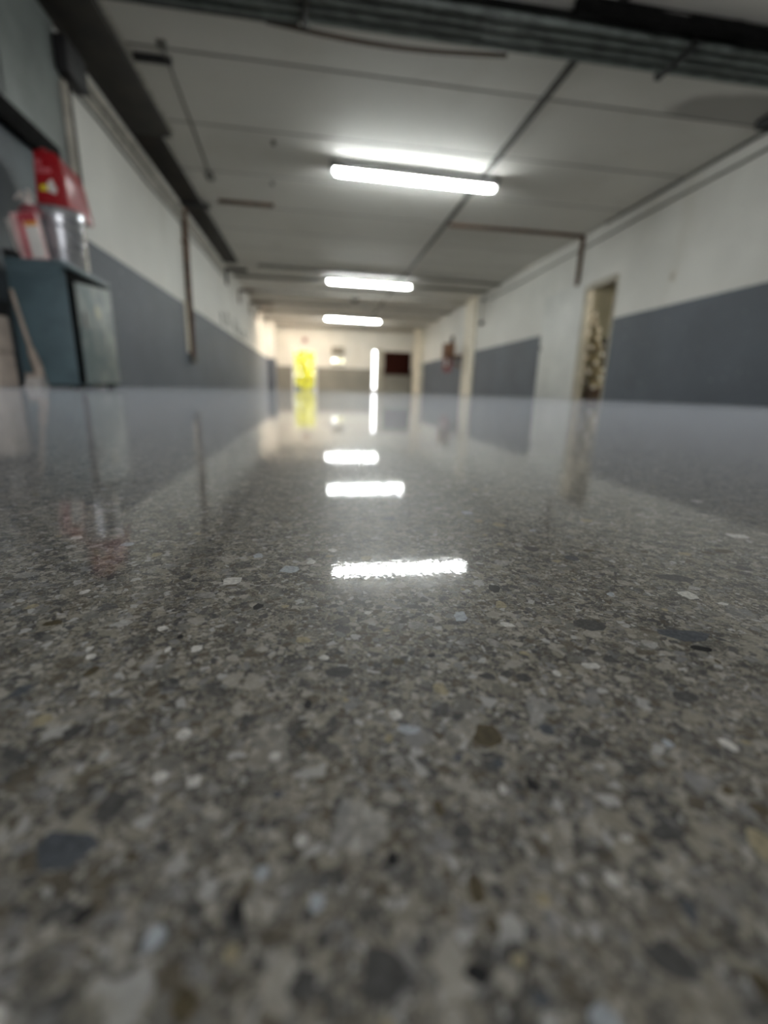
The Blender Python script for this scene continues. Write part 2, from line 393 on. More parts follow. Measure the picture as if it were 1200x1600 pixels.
# ------------------------------------------------------------------ walls
b = MB(); b.box(XL - .3, XL, YB, YF + .25, 0, 3.0)
struct(b.build('wall_left', 'wall_dado', smooth=False), 'white left wall with blue grey lower half behind the teal cabinet', 'wall')
b = MB()
DY0, DY1, DZ = 7.36, 8.20, 1.90
b.box(XR, XR + .08, YB, DY0, 0, 3.0); b.box(XR, XR + .08, DY0, DY1, DZ, 3.0); b.box(XR, XR + .08, DY1, YF + .25, 0, 3.0)
wr = b.build('wall_right', 'wall_dado', smooth=False)
struct(wr, 'white right wall with blue grey lower half and an open doorway', 'wall')
b = MB()   # unpainted stretch by the doorway: thin white plaster skin
b.box(XR - .012, XR, 8.30, 9.80, 0, 2.06, .003)
door2 = b.build('door_1', 'door_white'); struct(door2, 'flat white door panel between doorway and blue grey wall', 'door')
b = MB(); b.box(XR - .045, XR - .012, 9.70, 9.78, .98, 1.06, .006); b.build('latch', 'housing_grey', door2)

b = MB()   # far wall pieces round its openings
T = .25
def fw_(x0, x1, z0, z1): b.box(x0, x1, YF, YF + T, z0, z1)
fw_(XL, -1.0, 0, 3); fw_(-1.0, .05, 1.80, 3); fw_(.05, .82, 0, 3); fw_(.82, 1.42, 0, 1.27); fw_(.82, 1.42, 1.50, 3)
fw_(1.42, 2.80, 0, 3); fw_(2.80, 2.95, 1.93, 3); fw_(2.80, 2.95, 0, .15); fw_(2.95, XR, 0, 3)
struct(b.build('wall_far', 'wall_far', smooth=False), 'cream far end wall with openings to the daylight outside', 'wall')
b = MB(); b.box(XL - .3, .5, YB - .2, YB, 0, 3); b.box(3.5, XR + .2, YB - .2, YB, 0, 3); b.box(.5, 3.5, YB - .2, YB, 2.5, 3)
struct(b.build('wall_back', 'wall_dado', smooth=False), 'wall behind the viewpoint with a wide opening to daylight', 'wall')

# doorway frame on the right
fr = thing('door_2', (XR, 7.8, 0), 'beige wooden frame around the open doorway in right wall', 'door frame'); fr['kind'] = 'structure'
for nme, a in (('jamb', (XR - .03, XR + .09, DY1 - .045, DY1 + .06, 0, DZ + .05)), ('jamb', (XR - .01, XR + .09, DY0 - .02, DY0 + .03, 0, DZ + .05)), ('lintel', (XR - .03, XR + .09, DY0 + .03, DY1 - .045, DZ - .03, DZ + .07))):
    b = MB(); b.box(*a, .004); b.build(nme, 'frame_beige', fr)
b = MB(); b.box(XR + .03, XR + .05, DY1 - .065, DY1 - .045, 0, DZ - .03); b.build('door_stop', 'frame_beige', fr)
# small store room behind it
b = MB()
x0, x1, y0, y1 = XR + .08, XR + 2.4, 6.4, 10.4
b.box(x1, x1 + .1, y0, y1, 0, 2.5); b.box(x0, x1, y0 - .1, y0, 0, 2.5); b.box(x0, x1, y1, y1 + .1, 0, 2.5)
b.box(x0, x1, y0, y1, 2.4, 2.5)
struct(b.build('wall_storeroom', 'store_wall', smooth=False), 'dim olive walls of the small room behind the doorway', 'wall')
b = MB(); b.box(XR, x1, y0, y1, -.12, -.002)
struct(b.build('floor_storeroom', 'trunk_brown', smooth=False), 'dark floor of the small room behind the doorway', 'floor')

# ------------------------------------------------------------------ ceiling
b = MB(); b.box(XL - .3, XR + .2, YB, YF + .25, 2.88, 3.02)
ceil = b.build('ceiling', 'gap_dark', smooth=False); struct(ceil, 'low ceiling of pale grey boards with dark open joints', 'ceiling')
PITCHY, Y0 = 1.17, 5.07
panels = {}
k = -7
while Y0 + k * PITCHY < YF:
    ya = max(Y0 + k * PITCHY + .014, YB); yb = min(Y0 + (k + 1) * PITCHY - .014, YF)
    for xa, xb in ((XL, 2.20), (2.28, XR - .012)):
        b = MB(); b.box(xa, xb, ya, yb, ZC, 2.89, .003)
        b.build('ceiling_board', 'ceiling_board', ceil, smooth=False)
    if ya > YB + .1:
        b = MB(); b.box(XL, XR - .012, ya - .026, ya - .002, ZC + .004, 2.885); b.build('joint_strip', 'gap_dark', ceil, smooth=False)
    k += 1
b = MB(); b.box(2.205, 2.275, YB, 12.1, ZC - .016, 2.885, .003)
struct(b.build('trim_1', 'batten_dark'), 'dark batten running lengthwise between the ceiling boards', 'batten')
b = MB(); b.box(XR - .03, XR, YB, 7.9, ZC - .022, ZC + .02, .004)
struct(b.build('trim_2', 'batten_dark'), 'dark batten in the corner of ceiling and right wall', 'batten')
b = MB(); b.box(XL, -1.60, YB, 6.45, ZC - .075, ZC, .008)
bo = b.build('trim_3', 'beam_brown'); struct(bo, 'dark brown beam along the left edge of the ceiling', 'beam')
b = MB(); b.box(-1.60, -1.57, YB, 6.45, ZC - .03, ZC, .004); b.build('edge_strip', 'pale_trim', bo)
b = MB(); b.box(XL, -1.74, 6.45, 12.0, ZC - .07, ZC, .008)
struct(b.build('trim_4', 'beam_brown'), 'narrower dark beam running on along the left wall top', 'beam')
for i, (yy, d, ww, mt) in enumerate(((13.4, .05, .10, 'conduit_grey'), (15.1, .08, .14, 'pale_trim'), (17.0, .08, .14, 'pale_trim'), (18.7, .09, .14, 'pale_trim'), (20.75, .10, .15, 'pale_trim'), (22.4, .10, .15, 'pale_trim'))):
    b = MB(); b.box(XL, XR, yy - ww / 2, yy + ww / 2, ZC - d, ZC, .006)
    ords = ('nearest', 'second', 'third', 'fourth', 'fifth', 'farthest')
    struct(b.build('trim_%d' % (5 + i), mt), '%s shallow cross beam under the ceiling of the far half' % ords[i], 'beam')
# pilasters
for i, (a, lab) in enumerate((((XR - .07, XR, 14.05, 15.05, 0, ZC), 'cream pilaster on right wall next to the brown shelf'),
                             ((XR - .20, XR, 20.9, 22.3, 0, ZC), 'cream pilaster on right wall beside the maroon board'),
                             ((XL, XL + .27, 21.6, YF, 0, ZC), 'pale corner pilaster at far end of left wall'))):
    b = MB(); b.box(*a, .01)
    struct(b.build('trim_%d' % (11 + i), 'cream_paint' if i < 2 else 'wall_dado', smooth=False), lab, 'pilaster')

# ------------------------------------------------------------------ fluorescent lights
def fixture(xa, ya, xb, yb, glow, label, bare=False):
    d = Vector((xb - xa, yb - ya, 0)); Ln = d.length; ang = math.atan2(d.y, d.x); c = Vector(((xa + xb) / 2, (ya + yb) / 2, ZC))
    R = Matrix.Rotation(ang, 3, 'Z')
    t = thing('fluorescent_light', c, label, 'light', 'fluorescent ceiling lights')
    def place(b, name, m):
        for v in b.bm.verts: v.co = R @ v.co + c
        return b.build(name, m, t)
    b = MB(); b.box(-Ln / 2 - .06, Ln / 2 + .06, -.13, .13, -.046, -.018, .008); place(b, 'housing', 'housing_grey')
    for q in (-.068, .062):
        b = MB(); b.box(-Ln / 2 - .05, Ln / 2 + .05, q, q + .006, -.088, -.044, .001); place(b, 'reflector_lip', 'housing_grey')
    for q in (-.32, .32):
        b = MB(); b.box(q * Ln - .03, q * Ln + .03, -.03, .03, -.018, -.0005, .004); place(b, 'mounting_block', 'housing_grey')
    pts = []; rs = []
    for i in range(5): a = math.pi / 2 * i / 4; pts.append((-Ln / 2 + .05 - .05 * math.cos(a), 0, -.090)); rs.append(max(.004, .052 * math.sin(a)))
    pts.append((0, 0, -.090)); rs.append(.052)
    for i in range(4, -1, -1): a = math.pi / 2 * i / 4; pts.append((Ln / 2 - .05 + .05 * math.cos(a), 0, -.090)); rs.append(max(.004, .052 * math.sin(a)))
    b = MB(); b.tube(pts, rs, 16); place(b, 'diffuser', glow)
    for s in (-1, 1):
        b = MB(); x = s * (Ln / 2 + .012); b.box(min(x, x + s * .03), max(x, x + s * .03), -.05, .05, -.132, -.044, .006); place(b, 'end_cap', 'plastic_white')
    return t
fixture(.27, 6.80, 2.42, 6.85, 'tube_glow', 'largest and nearest of the three glowing ceiling tube lights')
fixture(.36, 12.99, 2.52, 13.06, 'tube_glow', 'middle one of the three glowing ceiling tube lights')
fixture(.45, 19.50, 2.60, 19.60, 'tube_glow', 'smallest and farthest of the three glowing ceiling tube lights')
# fill lights added out of sight behind cross beams to warm the far end
for x0_, x1_, y_, lab in ((-1.35, .35, 20.93, 'added warm fill light hidden behind the fifth cross beam'), (-1.5, .6, 18.88, 'added warm fill light hidden behind the fourth cross beam')):
    t = thing('warm_fill_light', ((x0_ + x1_) / 2, y_, ZC), lab, 'lamp', 'added warm fill lights')
    b = MB(); b.box(x0_ - .03, x1_ + .03, y_ - .06, y_ + .06, ZC - .02, ZC - .0005, .004); b.build('base_plate', 'plastic_white', t)
    b = MB(); b.box(x0_, x1_, y_ - .05, y_ + .05, ZC - .05, ZC - .02, .006); b.build('fill_panel', 'warm_fill_glow', t)

# ------------------------------------------------------------------ far end openings
t = thing('door_3', (-.48, YF, 0), 'open doorway at far left glowing with sunlit yellow foliage', 'doorway'); t['kind'] = 'structure'
for nme, a in (('jamb', (-1.04, -.97, YF - .02, YF + T, 0, 1.84)), ('jamb', (.02, .09, YF - .02, YF + T, 0, 1.84)), ('lintel', (-.97, .02, YF - .02, YF + T, 1.77, 1.84))):
    b = MB(); b.box(*a, .004); b.build(nme, 'door_white', t)
t = thing('window_1', (1.12, YF, 1.24), 'small bright window under the slatted vent in far wall', 'window'); t['kind'] = 'structure'
for a in ((.82, 1.42, YF + .1, YF + .15, 1.26, 1.30), (.82, 1.42, YF + .1, YF + .15, 1.47, 1.51), (.82, .86, YF + .1, YF + .15, 1.30, 1.47), (1.38, 1.42, YF + .1, YF + .15, 1.30, 1.47)):
    b = MB(); b.box(*a, .003); b.build('window_frame', 'door_white', t)
b = MB(); b.box(.86, 1.38, YF + .12, YF + .126, 1.30, 1.47); b.build('pane', 'pane_glass', t)
b = MB(); b.box(.78, 1.46, YF - .10, YF, 1.16, 1.20, .005); b.build('window_sill', 'vent_dark', t)
t = thing('vent_grille', (1.10, YF, 1.64), 'dark slatted vent box above the small far window', 'vent')
b = MB(); b.box(.80, 1.40, YF - .10, YF, 1.64, 2.02, .01); b.build('vent_box', 'frame_beige', t)
for z in (1.70, 1.80, 1.90):
    b = MB(); b.box(.83, 1.37, YF - .125, YF - .10, z, z + .045, .004); b.build('slat', 'vent_dark', t)
t = thing('door_4', (3.15, YF, 0), 'narrow grey door standing ajar beside a bright slit of daylight', 'door'); t['kind'] = 'structure'
b = MB(); b.box(2.74, 2.80, YF - .03, YF + T, 0, 2.0, .004); b.build('jamb', 'door_white', t)
b = MB(); b.box(2.95, 3.27, YF - .05, YF - .003, 0.01, 1.98, .005); b.build('door_leaf', 'frame_beige', t)
b = MB(); b.ball((3.24, YF - .085, .62), .045, 2); b.build('knob', 'chrome', t)
t = thing('wall_board', (4.0, YF, .85), 'dark maroon board hanging on the far wall', 'board')
b = MB(); b.box(3.36, 4.60, YF - .04, YF - .002, .86, 1.86, .006); b.build('board_panel', 'maroon', t)
for a in ((3.32, 4.64, YF - .05, YF - .002, .82, .86), (3.32, 4.64, YF - .05, YF - .002, 1.86, 1.90), (3.32, 3.36, YF - .05, YF - .002, .86, 1.86), (4.60, 4.64, YF - .05, YF - .002, .86, 1.86)):
    b = MB(); b.box(*a, .003); b.build('board_frame', 'trunk_brown', t)
t = thing('wall_disc', (-.45, YF, 2.24), 'small faded reddish disc on wall above the glowing doorway', 'disc')
b = MB(); b.tube([(-.45, YF - .03, 2.24), (-.45, YF - .001, 2.24)], .11, 18); b.build('disc', 'red_cloth', t)
b = MB(); b.tube([(-.45, YF - .04, 2.24), (-.45, YF - .03, 2.24)], .04, 14); b.build('hub', 'label_pink', t)

# outside
b = MB(); b.box(-12, 14, YB - 14, YB, -.15, -.02)
struct(b.build('ground_rear', 'pavement_pale', smooth=False), 'pale yard outside the opening behind the viewpoint', 'ground')
b = MB(); b.box(-14, 16, YF + T, 48, -.15, -.02)
struct(b.build('ground_outside', 'pavement', smooth=False), 'sunlit pavement outside the far doorway', 'ground')
def bush(c, rx, rz, m, label, n, seed):
    rnd = random.Random(seed); t = thing('bush', c, label, 'bush')
    b = MB(); b.tube([(c[0], c[1], -.02), (c[0] + .05, c[1], c[2] + rz * .9)], [.07, .04], 8); b.build('stem', 'trunk_brown', t)
    b = MB()
    for i in range(n):
        u = rnd.gauss(0, 1), rnd.gauss(0, 1), rnd.gauss(0, 1); l = math.sqrt(sum(x * x for x in u)); r = rnd.random() ** .35
        p = Vector((c[0] + rx * r * u[0] / l, c[1] + rx * r * u[1] / l, c[2] + rz + rz * r * u[2] / l))
        a = Vector((rnd.gauss(0, 1), rnd.gauss(0, 1), rnd.gauss(0, 1))).normalized(); e = a.orthogonal().normalized(); s = rnd.uniform(.07, .14)
        q = [p - a * s, p + e * s * .45, p + a * s, p - e * s * .45]
        b.bm.faces.new([b.bm.verts.new(v) for v in q])
    o = b.build('foliage', m, t, smooth=False); o['kind'] = 'stuff'
bush((-.55, 27.6, -.02), .95, 1.5, 'leaf_yellow', 'yellow flowering bush seen through the far doorway', 2600, 3)
bush((2.05, 30.5, -.02), 1.0, 1.3, 'leaf_yellow', 'yellow bush behind the small far window', 1500, 4)
bush((-2.2, 30.0, -.02), 1.1, 1.7, 'leaf_green', 'green bush outside beside the yellow one', 1500, 5)
b = MB(); b.box(-7, 1.2, 33, 33.2, -.02, .8, .01); b.box(-7.05, 1.25, 32.95, 33.25, .8, .87, .01)
tag(b.build('garden_wall', 'garden_wall', origin=(-3, 33.1, -.02)), 'low dark wall outside behind the yellow bush', 'wall')
t = thing('bollard', (.12, 25.6, -.02), 'white post outside at right of the far doorway', 'post')
b = MB(); b.lathe([(.10, 0), (.10, .95), (.07, 1.02), (.01, 1.05)], (.12, 25.6, -.02), 18); b.build('post', 'outside_white', t)
b = MB(); b.lathe([(.15, 0), (.15, .04), (.10, .06)], (.12, 25.6, -.02), 18); b.build('foot', 'outside_white', t)

# ------------------------------------------------------------------ pipe bundle under the near ceiling
t = thing('pipe_bundle', (1.7, 4.2, 2.76), 'bundle of dark green pipes crossing under the near ceiling', 'pipes')
for i in range(4):
    y = 4.035 + .100 * i
    b = MB(); b.tube([(XL + .46, y + .04, 2.757), (0, y + .015, 2.757), (2.4, y - .005, 2.757), (XR, y - .02, 2.757)], .027, 10); b.build('pipe', 'pipe_green', t)
b = MB(); b.box(XL + .46, XR, 3.97, 4.40, 2.795, 2.805, .002); b.build('tray', 'lagging_black', t)
for x in (-.05, 2.95):
    b = MB(); b.box(x - .025, x + .025, 3.97, 4.40, 2.715, 2.728, .002); b.box(x - .025, x + .025, 3.97, 3.985, 2.715, ZC); b.box(x - .025, x + .025, 4.385, 4.40, 2.715, ZC)
    b.build('bracket', 'black_metal', t)
b = MB(); b.box(XL + .46, -.1, 4.40, 4.425, 2.74, 2.80, .004); b.build('rail', 'black_metal', t)
rnd = random.Random(5)
pts = [(1.9 + i * .145, 3.888 + .012 * rnd.uniform(-1, 1), 2.785 + .012 * rnd.uniform(-1, 1)) for i in range(21)]
b = MB(); b.tube(pts, [.045 + .016 * rnd.random() for _ in pts], 10)
tag(b.build('lagged_pipe', 'lagging_black', origin=(3.2, 3.93, 2.74)), 'ragged black lagged pipe beside the green pipe bundle', 'pipe')
pts = [(-.35 + i * .13, 4.448 - .006 * (i / 14), 2.765 - .05 * math.sin(math.pi * i / 15)) for i in range(16)]
b = MB(); b.tube(pts, .017, 8)
tag(b.build('cable', 'trunk_brown', origin=(.6, 4.43, 2.70)), 'brown cable sagging along the front of the pipe bundle', 'cable')
b = MB(); b.box(4.52, 4.74, 4.80, 4.98, 2.77, ZC - .0005, .01)
tag(b.build('junction_box', 'black_metal', origin=(4.6, 4.9, 2.77)), 'black junction box on the ceiling by the dark patch at right edge', 'box')

# ------------------------------------------------------------------ conduits and rusty irons
def L_iron(name, segs, m, label, cat, origin):
    t = thing(name, origin, label, cat)
    for nme, a, e, r in segs:
        b = MB()
        if isinstance(r, tuple): b.box(*r, .003)
        else: b.tube([a, e], r, 8)
        b.build(nme, m, t)
    return t
t = L_iron('rusty_angle_iron', (('ceiling_bar', 0, 0, (2.30, XR - .002, 8.53, 8.575, ZC - .045, ZC)), ('wall_bar', 0, 0, (XR - .05, XR - .001, 8.52, 8.60, 2.02, ZC - .045))), 'rust', 'rusty angle iron along the ceiling and down beside the doorway', 'angle iron', (XR - .02, 8.55, 2.02))
tag(MB().box(-1.46, -.62, 8.37, 8.42, ZC - .04, ZC, .003).build('rusty_bar', 'rust', origin=(-1.0, 8.4, ZC - .04)), 'short rusty bar on the ceiling near the left wall', 'bar')
b = MB(); b.tube([(XL + .045, 8.45, 2.71), (XL + .045, 8.40, 1.6), (XL + .045, 8.36, .44)], .045, 10)
t = thing('rusty_downpipe', (XL + .035, 8.4, .43), 'rusty brown pipe running down the left wall', 'pipe')
b.build('pipe', 'rust', t)
b = MB(); b.lathe([(.046, 0), (.06, .01), (.06, .10), (.046, .11)], (XL + .061, 8.36, .40), 14); b.build('pipe_socket', 'conduit_grey', t)
for z in (2.2, 1.1):
    b = MB(); b.box(XL, XL + .095, 8.33, 8.46, z, z + .03, .003); b.build('pipe_clip', 'rust', t)
b = MB(); b.box(XL, XL + .03, 8.20, 8.29, .56, 1.34, .006)
tag(b.build('cable_trunking', 'cream_paint', origin=(XL + .025, 8.22, .56)), 'cream cable trunking beside the rusty pipe on left wall', 'trunking')
b = MB(); b.box(XL + .01, -1.60, 8.35, 8.50, 2.735, 2.765, .004); tag(b.build('pipe_bracket', 'black_metal', origin=(-1.85, 8.42, 2.70)), 'dark bracket over the top of the rusty left pipe', 'bracket')
for z, r, m, lab, ya in ((2.665, .028, 'conduit_pale', 'uppermost pale conduit along the top of the left wall', 5.0), (2.60, .018, 'conduit_grey', 'thin grey cable between the pale conduits on left wall', 5.0), (2.545, .022, 'conduit_pale', 'lower pale conduit along the top of the left wall', 5.0), (2.46, .014, 'conduit_grey', 'lowest grey cable strung along the left wall', 5.0)):
    n = 12; pts = [(XL + r, ya + i * .62, z + (.012 * math.sin(i * 1.7) if r < .02 else 0)) for i in range(n)]
    b = MB(); b.tube(pts, r, 8); tag(b.build('wall_conduit', m, origin=(XL + r, 8, z)), lab, 'conduit')
pts = [(XR - .016, YB + .1 + i * 1.0, 2.665 - .02 * max(0, i * 1.0 - 8.0) * .55 + .006 * math.sin(i * 2.1)) for i in range(17)]
b = MB(); b.tube(pts, .016, 8); tag(b.build('wall_cable', 'conduit_grey', origin=(XR - .016, 6, 2.6)), 'grey cable running along the top of the right wall', 'cable')
t = thing('ceiling_conduit', (-1.33, 6.2, ZC - .02), 'thin grey conduit on the ceiling near the dark left beam', 'conduit')
b = MB(); b.tube([(-1.26, 5.0, ZC - .015), (-1.40, 7.55, ZC - .015)], .013, 8); b.build('conduit', 'conduit_grey', t)
b = MB(); b.box(-1.45, -1.35, 7.45, 7.60, ZC - .05, ZC, .006); b.build('end_box', 'conduit_grey', t)
b = MB(); b.box(-1.30, -1.22, 4.96, 5.04, ZC - .035, ZC, .006); b.build('end_box', 'conduit_grey', t)
b = MB(); b.box(-1.555, -1.24, 5.16, 5.215, ZC - .045, ZC, .003); tag(b.build('steel_bar', 'black_metal', origin=(-1.4, 5.18, ZC - .045)), 'short black bar joining ceiling conduit to the brown beam', 'bar')
b = MB(); b.tube([(-1.32, 12.18, ZC - .035), (XR, 12.42, ZC - .035)], .032, 10)
t = tag(b.build('cross_conduit', 'conduit_grey', origin=(1.7, 12.3, ZC - .07)), 'dark conduit across the ceiling before the second light', 'conduit')
for i, (x, y) in enumerate(((-.46, 6.42), (-.57, 7.55))):
    t = thing('ceiling_hook', (x, y, ZC - .05), ('nearer', 'farther')[i] + ' of two small dark studs on the left ceiling boards', 'hook', 'ceiling studs')
    b = MB(); b.lathe([(.012, 0), (.026, .005), (.026, .03), (.012, .05)], (x, y, ZC - .05), 12); b.build('stud', 'gap_dark', t)
t = thing('ceiling_sensor', (1.27, 15.6, ZC - .10), 'small dark round sensor on the ceiling behind the second light', 'sensor')
b = MB(); b.lathe([(.06, 0), (.12, .02), (.14, .06), (.14, .10)], (1.27, 15.6, ZC - .10), 18); b.build('sensor_body', 'gap_dark', t)
b = MB(); b.lathe([(.02, 0), (.04, .015), (.04, .02)], (1.27, 15.6, ZC - .118), 12); b.build('lens', 'black_metal', t)
t = thing('pull_switch', (XR - .06, 13.5, 2.0), 'dark pull switch hanging high on the right wall', 'switch')
b = MB(); b.tube([(XR - .06, 13.5, 2.06), (XR - .06, 13.5, 2.62)], .014, 8); b.build('cord', 'conduit_grey', t)
b = MB(); b.lathe([(.01, 0), (.06, .02), (.07, .08), (.01, .12)], (XR - .06, 13.5, 1.96), 14); b.build('knob', 'gap_dark', t)
b = MB(); b.box(XR - .10, XR, 13.44, 13.56, 2.60, 2.68, .006); b.build('switch_box', 'conduit_grey', t)
t = thing('wall_plate', (XR, 6.14, 1.60), 'small grey plate on the right wall above the blue grey paint', 'plate')
b = MB(); b.box(XR - .012, XR, 6.10, 6.18, 1.60, 1.72, .003); b.build('plate', 'conduit_pale', t)
b = MB(); b.tube([(XR - .02, 6.14, 1.66), (XR - .01, 6.14, 1.66)], .012, 10); b.build('screw', 'housing_grey', t)
# rail of hooks on left wall, brackets near ceiling
for i, (y, z0, z1) in enumerate(((11.3, 1.38, 1.62), (12.0, 1.42, 1.70), (13.0, 1.40, 1.72), (13.7, 1.36, 1.66), (14.6, 1.40, 1.62))):
    t = thing('wall_hook', (XL, y, z0), ('nearest', 'second', 'third', 'fourth', 'farthest')[i] + ' of five thin dark hooks on the left wall', 'hook', 'hooks on the left wall')
    b = MB(); b.tube([(XL + .012, y, z1), (XL + .012, y, z0 + .04), (XL + .04, y, z0), (XL + .08, y, z0 + .03)], .012, 8); b.build('hook', 'conduit_grey', t)
    b = MB(); b.box(XL, XL + .008, y - .03, y + .03, z1 - .05, z1 + .03, .002); b.build('hook_plate', 'conduit_grey', t)
for i, (y, x1_, zz, m) in enumerate(((12.15, -1.55, 2.66, 'beam_brown'), (14.0, -1.62, 2.56, 'rust'), (16.2, -1.30, 2.62, 'rust'), (18.0, -1.45, 2.66, 'rust'))):
    t = thing('wall_bracket', (XL, y, zz - .2), ('nearest', 'second', 'third', 'farthest')[i] + ' of four dark brackets at the top of the left wall', 'bracket', 'brackets on the left wall')
    b = MB(); b.box(XL, x1_, y - .05, y + .05, zz, zz + .06, .004); b.build('arm', m, t)
    b = MB(); b.box(XL, XL + .04, y - .06, y + .06, zz - .30, zz, .004); b.build('back_plate', m, t)

# ------------------------------------------------------------------ brown shelf on right wall
t = thing('wall_shelf', (4.5, 15.4, 1.10), 'brown wooden shelf jutting out from right wall behind pilaster', 'shelf')
b = MB(); b.box(4.20, XR, 15.25, 15.65, 1.17, 1.27, .006); b.build('shelf_board', 'brown_wood', t)
b = MB(); b.hull([(XR - .45, 15.42, 1.17), (XR, 15.42, .85), (XR, 15.46, .85), (XR - .45, 15.46, 1.17)], [(XR - .38, 15.42, 1.17), (XR, 15.42, .94), (XR, 15.46, .94), (XR - .38, 15.46, 1.17)]); b.build('brace', 'brown_wood', t)
t = thing('wooden_box', (4.36, 15.45, 1.27), 'brown wooden box standing on the end of the wall shelf', 'box')
b = MB(); b.box(4.20, 4.54, 15.28, 15.62, 1.27, 1.62, .006); b.build('box_body', 'wood_pale' if False else 'brown_wood', t)
b = MB(); b.box(4.43, 4.53, 15.40, 15.50, 1.62, 1.86, .01); b.build('post', 'trunk_brown', t)
t = thing('hanging_cloth', (4.3, 15.4, .75), 'reddish cloth hanging under the brown wall shelf', 'cloth')
b = MB()
n = 9
front = [(4.16 + .36 * i / n, 15.35 + .03 * (i % 2), .72 + .05 * math.sin(i)) for i in range(n + 1)]
top = [(4.20 + .30 * i / n, 15.37 + .02 * (i % 2), 1.17) for i in range(n + 1)]
b.hull(front + [(x, y + .02, z) for x, y, z in front[::-1]], top + [(x, y + .02, z) for x, y, z in top[::-1]]); b.build('cloth', 'red_cloth', t)
b = MB(); b.box(4.27, 4.33, 15.33, 15.345, .9, 1.12); b.build('tag', 'label_white', t)

# ------------------------------------------------------------------ tinsel tree in the store room
tx, ty = 5.16, 8.18
t = thing('tinsel_tree', (tx, ty, 0), 'sparkling silver and gold tinsel tree leaning just inside the doorway', 'tree')
def ax(h): return Vector((tx, ty + .36 * h, .20 + 1.42 * h))
b = MB(); b.tube([(tx, ty, .05), ax(.5), ax(1)], .02, 8); b.build('stem', 'trunk_brown', t)
b = MB(); b.lathe([(.17, 0), (.17, .05), (.15, .20), (.10, .23)], (tx, ty, 0), 18); b.build('pot', 'trunk_brown', t)
rnd = random.Random(11)
for mname, n in (('tinsel_silver', 1500), ('tinsel_gold', 700)):
    b = MB()
    for i in range(n):
        h = rnd.random(); R_ = .15 * min(1, (1.03 - h) * 2.2) * rnd.random() ** .5; a = rnd.uniform(0, 6.283)
        p = ax(h) + Vector((R_ * math.cos(a), R_ * math.sin(a), 0)); d = Vector((rnd.gauss(0, 1), rnd.gauss(0, 1), rnd.gauss(0, .7))).normalized(); e = d.orthogonal().normalized(); s = rnd.uniform(.02, .045)
        b.bm.faces.new([b.bm.verts.new(v) for v in (p - d * s, p + e * s * .35, p + d * s, p - e * s * .35)])
    o = b.build('tinsel', mname, t, smooth=False); o['kind'] = 'stuff'
for i in range(26):
    h = (i + .5) / 26; a = 2.4 * i - 2.2; R_ = .14 * min(1, (1.03 - h) * 2.2) + .01
    p = ax(h) + Vector((R_ * math.cos(a), R_ * math.sin(a), 0))
    b = MB(); b.ball(p, .036, 2); b.build('bauble', 'bauble', t)
t = thing('black_cupboard', (6.6, 8.9, 0), 'black low cupboard deep in the room behind the doorway', 'cupboard')
b = MB(); b.box(6.3, 7.1, 8.3, 10.3, 0, 1.32, .01); b.build('cupboard_body', 'black_metal', t)
b = MB(); b.box(6.28, 6.30, 8.32, 9.28, .05, 1.28, .004); b.build('cupboard_door', 'black_metal', t)
b = MB(); b.box(6.28, 6.30, 9.32, 10.28, .05, 1.28, .004); b.build('cupboard_door', 'black_metal', t)

t = thing('pendant_bulb', (5.75, 7.15, 2.4), 'bare bulb hanging inside the small room behind the doorway', 'lamp')
b = MB(); b.tube([(5.75, 7.15, 2.22), (5.75, 7.15, 2.399)], .006, 6); b.build('flex', 'black_metal', t)
b = MB(); b.lathe([(.02, 0), (.022, .05), (.012, .06)], (5.75, 7.15, 2.18), 12); b.build('bulb_holder', 'black_metal', t)
b = MB(); b.ball((5.75, 7.15, 2.13), .05, 3); b.build('bulb', 'lamp_bulb', t)

# ------------------------------------------------------------------ grey steel door on the left
t = thing('door_5', (XL, 3.6, 0), 'grey green steel door at left edge behind the red can', 'door'); t['kind'] = 'structure'
b = MB(); b.box(XL, XL + .045, 2.2, 4.74, 1.70, 2.74, .004); b.build('upper_panel', 'steel_door', t)
b = MB(); b.box(XL, XL + .045, 2.2, 4.74, .02, 1.70, .004); b.build('lower_panel', 'steel_door_low', t)
b = MB(); b.box(XL, XL + .075, 4.74, 4.80, 0, 2.38, .004); b.build('door_frame', 'conduit_pale', t)
for y in (3.0, 3.9):
    b = MB(); b.box(XL + .045, XL + .06, y, y + .03, 1.85, 2.38, .003); b.build('rib', 'steel_door', t)
b = MB(); b.box(XL + .05, XL + .11, 2.3, 4.45, 1.64, 1.78, .008); b.build('bar', 'lagging_black', t)
t = thing('control_box', (XL + .05, 4.95, 2.36), 'black control box high on left wall under the beam', 'box')
b = MB(); b.box(XL + .02, XL + .14, 4.70, 5.05, 2.42, 2.66, .012); b.build('case', 'black_metal', t)
b = MB(); b.tube([(XL + .05, 4.86, 2.43), (XL + .05, 4.87, 2.0), (XL + .04, 4.90, 1.55), (XL + .03, 4.92, 1.4)], .022, 8); b.build('cable', 'gap_dark', t)

